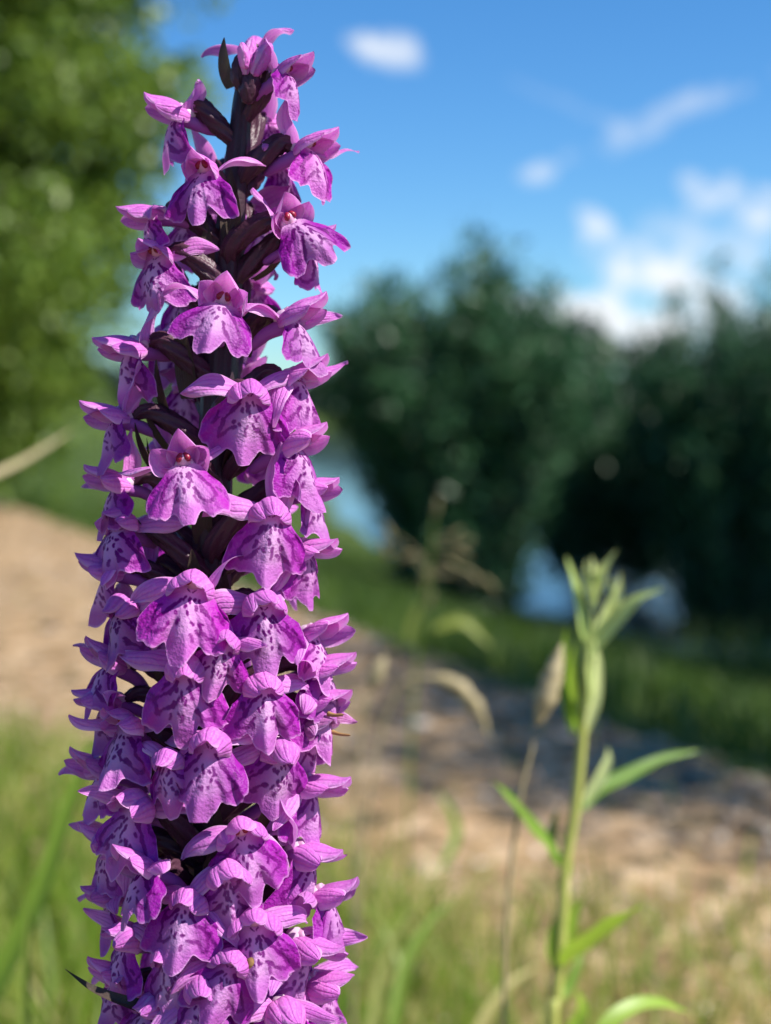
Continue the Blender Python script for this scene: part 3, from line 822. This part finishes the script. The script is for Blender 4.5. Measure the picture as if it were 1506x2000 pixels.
SEP = {  # lateral sepal poses: elevation above horizontal, swing backwards, bend (deg, negative arches over), twist, length, width, facing
    'out': (14, 10, -65, 20, 9.6, 4.4, 48), 'arch': (42, 8, -100, 20, 10.6, 3.9, 35), 'up': (70, 8, -35, 10, 8.8, 3.9, 60),
    'tall': (82, 0, -15, 5, 10.0, 4.3, 70), 'droop': (20, -22, -125, 5, 10.6, 4.8, 38), 'hang': (-35, -20, -60, 0, 10.5, 4.0, 55),
    'curl': (55, 0, -190, 0, 11.5, 4.0, 35), 'back': (30, 40, -60, 20, 9.2, 4.2, 40), 'reach': (10, -45, -10, 20, 9.5, 3.3, 45), 'none': None,
    'sidehang': (-22, -28, -75, 0, 11, 4.6, 20), 'sideup': (72, 5, -30, 10, 9.8, 4.8, 15), 'sideout': (15, -40, -50, 10, 10, 4.4, 25)}


def flower(px, py, yaw, sc=1.0, pitch=0.0, roll=0.0, L='out', Rr='out', hood=None, lip=None, depth=None, hi=True, seed=0, wither=False, blemish=False):
    rng = np.random.default_rng(1000 + seed); sc = sc * rng.uniform(.93, 1.06)
    dx = px - ax(py); rp = Rpx(py)
    if depth is None:
        rr = max(rp, abs(dx) * 1.02); depth = -math.sqrt(max(rr * rr - dx * dx, 0)) * (1 if abs(yaw) < 100 else -1)
    T0 = P(px, py, DA + depth * K * DA)
    ph, pt, rl = R(yaw + rng.normal(0, 4)), R(pitch + rng.normal(0, 7)), R(roll + rng.normal(0, 7))
    X_ = R_ * math.cos(ph) + F_ * math.sin(ph); Y_ = F_ * math.cos(ph) - R_ * math.sin(ph); Z_ = U_.copy()
    # pitch about X (positive lifts the face), roll about Y
    Y2 = Y_ * math.cos(pt) - Z_ * math.sin(pt); Z2 = Z_ * math.cos(pt) + Y_ * math.sin(pt)
    X3 = X_ * math.cos(rl) - Z2 * math.sin(rl); Z3 = Z2 * math.cos(rl) + X_ * math.sin(rl)
    B = np.stack([X3, Y2, Z3], 1)                       # columns: local axes
    toL = lambda w: (np.asarray(w) - T0) @ B / (sc * MM)     # world -> local mm
    # ovary: from the stem, lower down, up and outwards to the back of the flower
    rise = rng.uniform(85, 130)
    sy = py + rise * (.8 if abs(yaw) > 45 else 1.0)
    sp = P(ax(sy), sy, DA); outw = -F_ * math.cos(ph) + R_ * math.sin(ph)
    p1 = sp + outw * .0035 + U_ * .0035; p3 = T0 + B @ np.array([0, 2.6, -.2]) * MM * sc; p2 = p1 * .42 + p3 * .58 + U_ * .0022 + outw * .001
    opts = np.array([toL(q) for q in (sp, p1, p2, p3)])
    V, Fq, uv = tube(opts * MM, [.0009 / sc, .0014, .0017, .0016, .0012, .0008], 30, 24, 6, .20, 3.4)
    mx = np.eye(4); mx[:3, :3] = B * sc; mx[:3, 3] = T0 - O
    acc_m = mesh('flower', V, Fq, True, None, uv)
    fl = link('flower', acc_m, orchid, [M_OVARY])
    from mathutils import Matrix
    fl.matrix_local = Matrix(mx.tolist())
    HM = M_WITHER if wither else M_HOOD; SM = M_WITHER if wither else M_SEP
    # throat cup
    V, Fq, uv = tube(np.array([[0, 3.2, -.3], [0, 1.9, -.15], [0, .7, -.2], [0, .0, -.35]]) * MM, [.0006, .0015, .0017, .0012], 12, 12)
    link('throat', mesh('throat', V, Fq, True, None, uv), fl, [M_THROAT])
    # lip and spur
    if not wither or True:
        link('lip', lip_mesh(rng, hi, lip), fl, [M_LIP])
    sb = rng.uniform(-.5, .5)
    V, Fq, uv = tube(np.array([[0, .3, -.9], [sb * .3, 2.4, -1.5], [sb, 5.0, -2.2], [sb * 1.5, 8.2, -3.6 + rng.normal(0, .5)]]) * MM, [.0014, .0014, .0012, .0011, .0006], 16, 10)
    link('spur', mesh('spur', V, Fq, True, None, uv), fl, [M_SPUR])
    # column with its two dark pockets
    acc = Acc()
    V, Fq, uv = tube(np.array([[0, 1.6, -.2], [0, .5, .4], [0, -.5, 1.0], [0, -.7, 1.5]]) * MM, [.0011, .0012, .0010, .0004], 12, 10); acc.add(V, Fq, 0, uv, 0)
    for sx in (-1, 1):
        V, Fq, uv = tube(np.array([[sx * .80, -.45, .3], [sx * .64, -.95, .65], [sx * .34, -1.0, 1.2], [sx * .22, -.9, 1.45]]) * MM, [.0003, .00055, .00042, .0002], 10, 8); acc.add(V, Fq, 0, uv, 1)
    me = acc.mesh('column'); o = link('column', me, fl); me.materials.append(M_COLM); me.materials.append(M_ANTH)
    # hood: dorsal sepal over two petals
    h = dict(len=rng.uniform(7.2, 8.4), el=rng.uniform(38, 56), end=rng.uniform(-38, -12), w=rng.uniform(5.4, 6.4), tip=rng.uniform(0, 35)); 
    if abs(yaw) >= 50 and abs(yaw) < 100: h.update(len=rng.uniform(8.8, 10.2), el=rng.uniform(24, 36), end=rng.uniform(-8, 8), tip=rng.uniform(5, 25), w=rng.uniform(5.2, 6.2))
    if abs(yaw) < 50 and py > 700: h.update(el=rng.uniform(44, 62), end=rng.uniform(-62, -28), tip=rng.uniform(15, 60), len=rng.uniform(7.6, 9.0), w=rng.uniform(4.6, 5.6))
    h.update(hood or {})
    th = lambda t_: R(h['el']) + (R(h['end']) - R(h['el'])) * smooth(t_ * 1.15) + R(h['tip']) * smooth((t_ - .72) / .28)
    V, Fq, uv = sweep([0, 2.2, .3], [0, -1, 0], [0, 0, 1], h['len'], th, h['w'], R(140), 22, 13, .66, 0, rng, .16, keel=.55)
    link('dorsal_sepal', mesh('dorsal_sepal', V * MM, Fq, True, None, uv), fl, [HM])
    for sx in (-1, 1):
        rr_ = rng.uniform(.85, 1.05)
        th2 = lambda t_: R(h['el'] - 6) + (R(h['end'] - 8) - R(h['el'] - 6)) * smooth(t_ * 1.2) + R(h['tip'] * .4) * smooth((t_ - .75) / .25)
        V, Fq, uv = sweep([sx * 1.2, 1.9, -.1], [sx * .24, -1, 0], [sx * .85, 0, .70], h['len'] * .86 * rr_, th2, 4.4, R(105), 18, 9, .62, sx * R(rng.uniform(-20, 22)), rng, .22, keel=.3)
        link('petal', mesh('petal', V * MM, Fq, True, None, uv), fl, [HM])
    # the two spreading lateral sepals
    for sx, pose in ((-1, L), (1, Rr)):
        if isinstance(pose, str): pose = SEP[pose]
        if pose is None: continue
        el, bk, bend, tw, ln, wd, fc = pose
        el += rng.normal(0, 6); bk += rng.normal(0, 7); bend += rng.normal(0, 26)
        ce, cb = math.cos(R(el)), math.cos(R(bk))
        e1 = [sx * ce * cb, math.sin(R(bk)), math.sin(R(el)) * cb]
        e3 = np.array([-sx * math.sin(R(el)), 0, ce]) * math.cos(R(fc)) + np.array([0, -1, 0]) * math.sin(R(fc))
        th = lambda t_, b_=R(bend): b_ * (.25 * t_ + .75 * t_ ** 1.8)
        V, Fq, uv = sweep([sx * 1.2, 1.4, .2], e1, e3, ln * rng.uniform(.93, 1.06), th, wd * rng.uniform(.78, 1.02), R(75), 22, 9, .78, R(tw + rng.normal(0, 30)) * sx, rng, .60, keel=.25)
        link('lateral_sepal', mesh('lateral_sepal', V * MM, Fq, True, None, uv), fl, [SM])
    if wither:
        for pts in ([[0.4, -4.4, 2.6], [.5, -6.2, 2.8], [.8, -8.0, 3.4]], [[1.4, -3.0, -.8], [1.6, -6.0, -.8], [1.9, -8.6, -.3]]):
            V, Fq, uv = tube(np.array(pts) * MM, [.0005, .0003, .0002], 10, 6); o = link('shrivelled_tip', mesh('shrivelled_tip', V, Fq, True, None, uv), fl, [M_BLEM]); o['label'] = 'thin brown shrivelled tip'
    if blemish:
        g = np.stack(np.meshgrid(np.linspace(-1, 1, 9), np.linspace(-1, 1, 11)), -1).reshape(-1, 2)
        u_ = g[:, 0] * np.sqrt(1 - g[:, 1] ** 2 / 2) * .62; v_ = g[:, 1] * np.sqrt(1 - g[:, 0] ** 2 / 2) * .95
        x_ = -1.0 + u_ * .9 + v_ * .42; q_ = 5.2 - v_ * .9 + u_ * .35
        lp = fl.children[1].data if False else [c for c in fl.children if c.name.startswith('lip')][0].data
        lv = np.array([v.co[:] for v in lp.vertices]) / MM
        ys_ = []
        for a_, b_ in zip(x_, -q_ * .93):
            i_ = np.argmin((lv[:, 0] - a_) ** 2 + (lv[:, 2] - b_) ** 2); ys_.append(lv[i_, 1])
        ys_ = np.array(ys_); ys_ = .5 * ys_ + .5 * ys_.mean() - .28 - .16 * (1 - np.clip(g[:, 0] ** 2 + g[:, 1] ** 2, 0, 1))
        o = link('withered_patch', mesh('withered_patch', np.stack([x_, ys_, -q_ * .93], -1) * MM, gridfaces(11, 9), True), fl, [M_BLEM]); o['label'] = 'small tan withered patch on the lip'
    # bract at the foot of the ovary
    return fl, sp, outw


NB = [0]


def bract(py, phi, length=15, width=3.6, el=55, bend=25, seed=0, px=None):
    rng = np.random.default_rng(5000 + seed); ph = R(phi)
    sp = P(ax(py) if px is None else px, py, DA); outw = -F_ * math.cos(ph) + R_ * math.sin(ph)
    e1 = outw * math.cos(R(el)) + U_ * math.sin(R(el)); e3 = -outw * math.sin(R(el)) + U_ * math.cos(R(el))
    V, Fq, uv = sweep((sp + outw * .002 - O) / MM, e1, e3, length, lambda t_: R(bend) * t_, width, R(80), 20, 7, .95, R(rng.normal(0, 15)))
    link('bract', mesh('bract', V * MM, Fq, True, None, uv), orchid, [M_BRACT])


FL = [  # px, py, yaw, options
    (496, 96, 172, dict(sc=.80, pitch=35, L='arch', Rr='arch')),
    (556, 140, 66, dict(sc=.86, L=(72, 5, -30, 10, 6.5, 4.2, 15), Rr='none', pitch=-6)),
    (350, 219, -66, dict(sc=.92, L='back', Rr=(68, -5, -30, 10, 7.2, 4.4, 15))),
    (398, 335, -14, dict(sc=1.0, L='up', Rr='arch', roll=-4, pitch=5, lip=dict(pale=.75, mid=11.4))),
    (599, 287, 62, dict(sc=.92, L='sideup', Rr='reach')),
    (522, 236, 150, dict(sc=.85, L='up', Rr='up')),
    (568, 434, 20, dict(sc=1.0, L=(98, 0, -60, 0, 9.5, 3.0, 45), Rr='back', roll=-14, pitch=18, hood=dict(el=62, end=2), lip=dict(back=2.6))),
    (592, 470, 78, dict(sc=.9, L='none', Rr='out')),
    (300, 417, -64, dict(sc=.86, L='back', Rr='sideout')),
    (307, 498, -30, dict(sc=.98, L='back', Rr='out', lip=dict(fan=54))),
    (435, 593, -4, dict(sc=1.04, L='arch', Rr='arch', roll=9, pitch=12, hood=dict(el=60, end=-4), lip=dict(pale=.95, mid=11.6, back=2.8))),
    (568, 618, 66, dict(sc=.92, L='arch', Rr='reach')),
    (258, 675, -58, dict(sc=.97, L='back', Rr='sideup')),
    (229, 811, -60, dict(sc=.97, L='back', Rr='sideup')),
    (488, 762, 12, dict(sc=1.07, L='droop', Rr='arch', pitch=-2, lip=dict(fan=64, pale=.9, side=11, mid=12))),
    (578, 735, 60, dict(sc=.95, L='sidehang', Rr='reach')),
    (570, 868, 60, dict(sc=.95, L='sideup', Rr='none')),
    (360, 907, -3, dict(sc=1.06, L=(14, 5, -25, 20, 10.5, 2.8, 20), Rr=(38, 0, -85, 10, 10.5, 3.0, 25), pitch=9, hood=dict(el=64, end=0), lip=dict(mid=11.6, pale=.9))),
    (529, 998, 19, dict(sc=1.03, L='droop', Rr=(92, 0, -10, 0, 10.5, 5.0, 65), lip=dict(pale=.95))),
    (237, 1022, -42, dict(sc=1.0, L='back', Rr='out', lip=dict(spot=1.0))),
    (592, 1068, 60, dict(sc=.97, L='sidehang', Rr='none')),
    (377, 1146, 4, dict(sc=1.08, L=(0, 5, -40, 20, 9.5, 4.0, 40), Rr=(62, 0, -100, 10, 11, 3.6, 35), pitch=-2, lip=dict(pale=.7))),
    (513, 1179, 22, dict(sc=1.06, L='out', Rr='back', pitch=-4, lip=dict(fan=64, pale=.95))),
    (610, 1236, 60, dict(sc=.97, L='sidehang', Rr='none')),
    (241, 1183, -42, dict(sc=1.0, L='back', Rr='out')),
    (365, 1303, -4, dict(sc=1.07, L='out', Rr='back', pitch=-4, lip=dict(pale=.6))),
    (513, 1336, 24, dict(sc=1.02, L='curl', Rr='out', pitch=-5, lip=dict(fan=64, pale=.9))),
    (620, 1368, 60, dict(sc=1.0, L='sideout', Rr='none')),
    (596, 1408, 50, dict(sc=.98, L='sidehang', Rr='reach', wither=True, pitch=-15)),
    (249, 1415, -34, dict(sc=1.0, L='reach', Rr='out')),
    (226, 1290, -58, dict(sc=.95, L='reach', Rr='sideup')),
    (414, 1448, 0, dict(sc=1.07, L='out', Rr='back', pitch=-6, lip=dict(pale=.75, mid=12))),
    (606, 1528, 60, dict(sc=1.0, L='sidehang', Rr='none')),
    (548, 1462, 30, dict(sc=.95, L=(-15, -10, -30, 10, 10.5, 4.0, 45), Rr='out', pitch=-8)),
    (270, 1571, -24, dict(sc=1.06, L='reach', Rr='out', lip=dict(pale=.8))),
    (471, 1628, 14, dict(sc=1.02, L='droop', Rr='hang', pitch=-8, lip=dict(fan=63))),
    (592, 1660, 56, dict(sc=1.03, L='sideup', Rr='none', pitch=-4)),
    (290, 1690, -50, dict(sc=.95, L='reach', Rr='sideout')),
    (368, 1758, -12, dict(sc=1.03, L='out', Rr='hang', pitch=-6)),
    (497, 1804, 12, dict(sc=1.06, L='droop', Rr='out', pitch=-8, lip=dict(fan=66, pale=.9), blemish=True)),
    (592, 1838, 54, dict(sc=1.05, L='sidehang', Rr='reach', pitch=-6)),
    (255, 1832, -46, dict(sc=1.0, L='reach', Rr='out')),
    (395, 1930, -2, dict(sc=1.03, L='hang', Rr='droop', pitch=-8)),
    (556, 1968, 24, dict(sc=1.06, L='droop', Rr='reach', pitch=-10, lip=dict(fan=64, pale=.9))),
    (300, 1962, -36, dict(sc=1.0, L='reach', Rr='out', pitch=-6)),
    (596, 955, 66, dict(sc=.9, L='sideout', Rr='none')), (622, 1300, 68, dict(sc=.92, L='sideout', Rr='none')), (628, 1745, 66, dict(sc=.95, L='sideout', Rr='none')),
    (618, 1915, 62, dict(sc=.98, L='sidehang', Rr='reach')), (215, 1365, -66, dict(sc=.9, L='reach', Rr='sideout')), (208, 1500, -62, dict(sc=.92, L='reach', Rr='sideout')),
    (225, 1640, -64, dict(sc=.92, L='reach', Rr='sidehang')), (222, 1745, -62, dict(sc=.9, L='reach', Rr='sideout')), (236, 1905, -60, dict(sc=.92, L='reach', Rr='sideout')),
    (222, 1110, -64, dict(sc=.9, L='reach', Rr='sideout')), (232, 940, -66, dict(sc=.88, L='reach', Rr='sideup')), (445, 1700, 8, dict(sc=.9, L='hang', Rr='curl', pitch=-6)),
    (330, 1480, -28, dict(sc=.86, L='curl', Rr='out')), (440, 1250, 10, dict(sc=.84, L='out', Rr='reach', pitch=-8)), (330, 1860, -20, dict(sc=.9, L='curl', Rr='hang')), (450, 1880, 6, dict(sc=.88, L='hang', Rr='out')),
    (430, 2090, 0, dict(sc=1.05, pitch=-8)), (520, 2110, 20, dict(sc=1.05)), (330, 2100, -30, dict(sc=1.05)), (610, 2080, 60, dict(sc=1.0)), (250, 2090, -60, dict(sc=1.0)),
]
_rng = np.random.default_rng(77)
for i, (px, py, yaw, kw) in enumerate(FL):
    flower(px, py, yaw, seed=i * 7 + 1, **kw)
# flowers round the back of the spike
k = 0
for py in range(330, 2120, 112):
    for sgn in (-1, 1):
        yaw = sgn * (118 + _rng.uniform(0, 50)); r = Rpx(py) * .9
        flower(ax(py) + r * math.sin(R(yaw)) * .85, py + _rng.uniform(-40, 40), yaw, sc=.92, depth=-r * math.cos(R(yaw)), hi=False, seed=900 + k,
               L=random.Random(k).choice(['out', 'up', 'arch']), Rr=random.Random(k + 50).choice(['out', 'up', 'back'])); k += 1
# bracts
for i, (py, phi, ln, wd, el, bend, px) in enumerate([
        (175, -50, 8, 3.4, 66, 25, 474), (215, 60, 8, 2.6, 78, 10, 478), (480, 5, 12, 3.6, 84, 0, 452), (545, 75, 9, 2.6, 25, 35, 470), (560, -12, 10, 3.0, 86, 0, 414), (700, 20, 10, 3.2, 85, 0, 470),
        (660, 70, 10, 2.2, 20, 35, 500), (780, -25, 14, 4.2, 80, -8, 385), (830, -50, 11, 2.6, 60, 25, 360), (900, -70, 11, 3.0, 42, 25, 380), (930, -55, 10, 3.0, 45, 30, 340), (920, 40, 9, 4.0, 65, 0, 430),
        (960, -40, 9, 2.6, 70, 5, 330), (1060, 0, 12, 3.6, 70, 10, 400), (1200, -10, 12, 3.6, 60, 10, 400), (1090, -60, 12, 3.4, 35, 10, 380), (1245, 20, 12, 3.6, 65, 0, 420), (1300, 35, 13, 3.4, 40, 10, 440),
        (1380, -40, 13, 3.6, 40, 10, 390), (1520, 55, 15, 3.0, 25, 10, 430), (1560, 60, 17, 3.0, 38, 8, 440), (1590, -20, 14, 3.6, 60, 10, 400), (1640, 50, 14, 3.2, 55, 0, 470), (1700, 10, 14, 3.6, 55, 10, 420),
        (1790, 40, 15, 3.2, 65, 10, 480), (1850, -30, 14, 3.6, 50, 10, 400), (1960, 20, 14, 3.6, 55, 10, 430), (1400, 60, 13, 3.2, 20, 20, 440), (1900, 55, 14, 3.2, 50, 10, 450)]):
    bract(py, phi, ln, wd, el, bend, i, px)
# the long lowest bract that sweeps out of the spike
V, Fq, uv = ribbon(np.array([P(410, 2005, DA - .006), P(330, 1985, DA - .012), P(262, 1966, DA - .014), P(185, 1935, DA - .014), P(127, 1893, DA - .013)]) - O, 46 * K * DA, 24, 7, .5,
                   up=[.2, -.45, .9], wprof=lambda s: np.clip(1.0 - s ** 1.5, .03, 1))
o = link('bract', mesh('bract', V, Fq, True, None, uv), orchid, [M_BRACT]); o['label'] = 'long curved dark bract sweeping outwards'
# top buds: ribbed, pointed, purple tips
for i, (pts, rad, mt) in enumerate([
        ([(472, 178), (466, 150), (470, 122), (482, 96)], [.0006, .0012, .0013, .0010, .0003], M_OVARY), ([(484, 205), (488, 172), (496, 146), (512, 120)], [.0008, .0016, .0016, .0011, .0003], M_OVARY),
        ([(482, 150), (484, 122), (488, 96), (494, 74)], [.0006, .0012, .0014, .0010, .0003], M_HOOD), ([(494, 150), (508, 122), (520, 100), (530, 84)], [.0006, .0012, .0014, .0011, .0003], M_HOOD),
        ([(478, 135), (478, 115), (474, 96), (472, 82)], [.0005, .0009, .0010, .0007, .0002], M_HOOD)]):
    V, Fq, uv = tube(px_pts(pts, DA - .003 - .0006 * i) - O, rad, 22, 18, 6, .16, 2.4); link('bud', mesh('bud', V, Fq, True, None, uv), orchid, [mt])
# strap leaves at the foot of the orchid
for a_, ln in ((20, .16), (140, .15), (250, .17)):
    d = np.array([math.cos(R(a_)), math.sin(R(a_)), 0])
    V, Fq, uv = ribbon(np.array([[0, 0, .012], d * ln * .3 + [0, 0, .06], d * ln * .7 + [0, 0, .085], d * ln + [0, 0, .06]]), .022, 18, 7, .3)
    link('leaf', mesh('leaf', V, Fq, True, {'tone': np.full(len(V), .2)}, uv), orchid, [M_WEED])
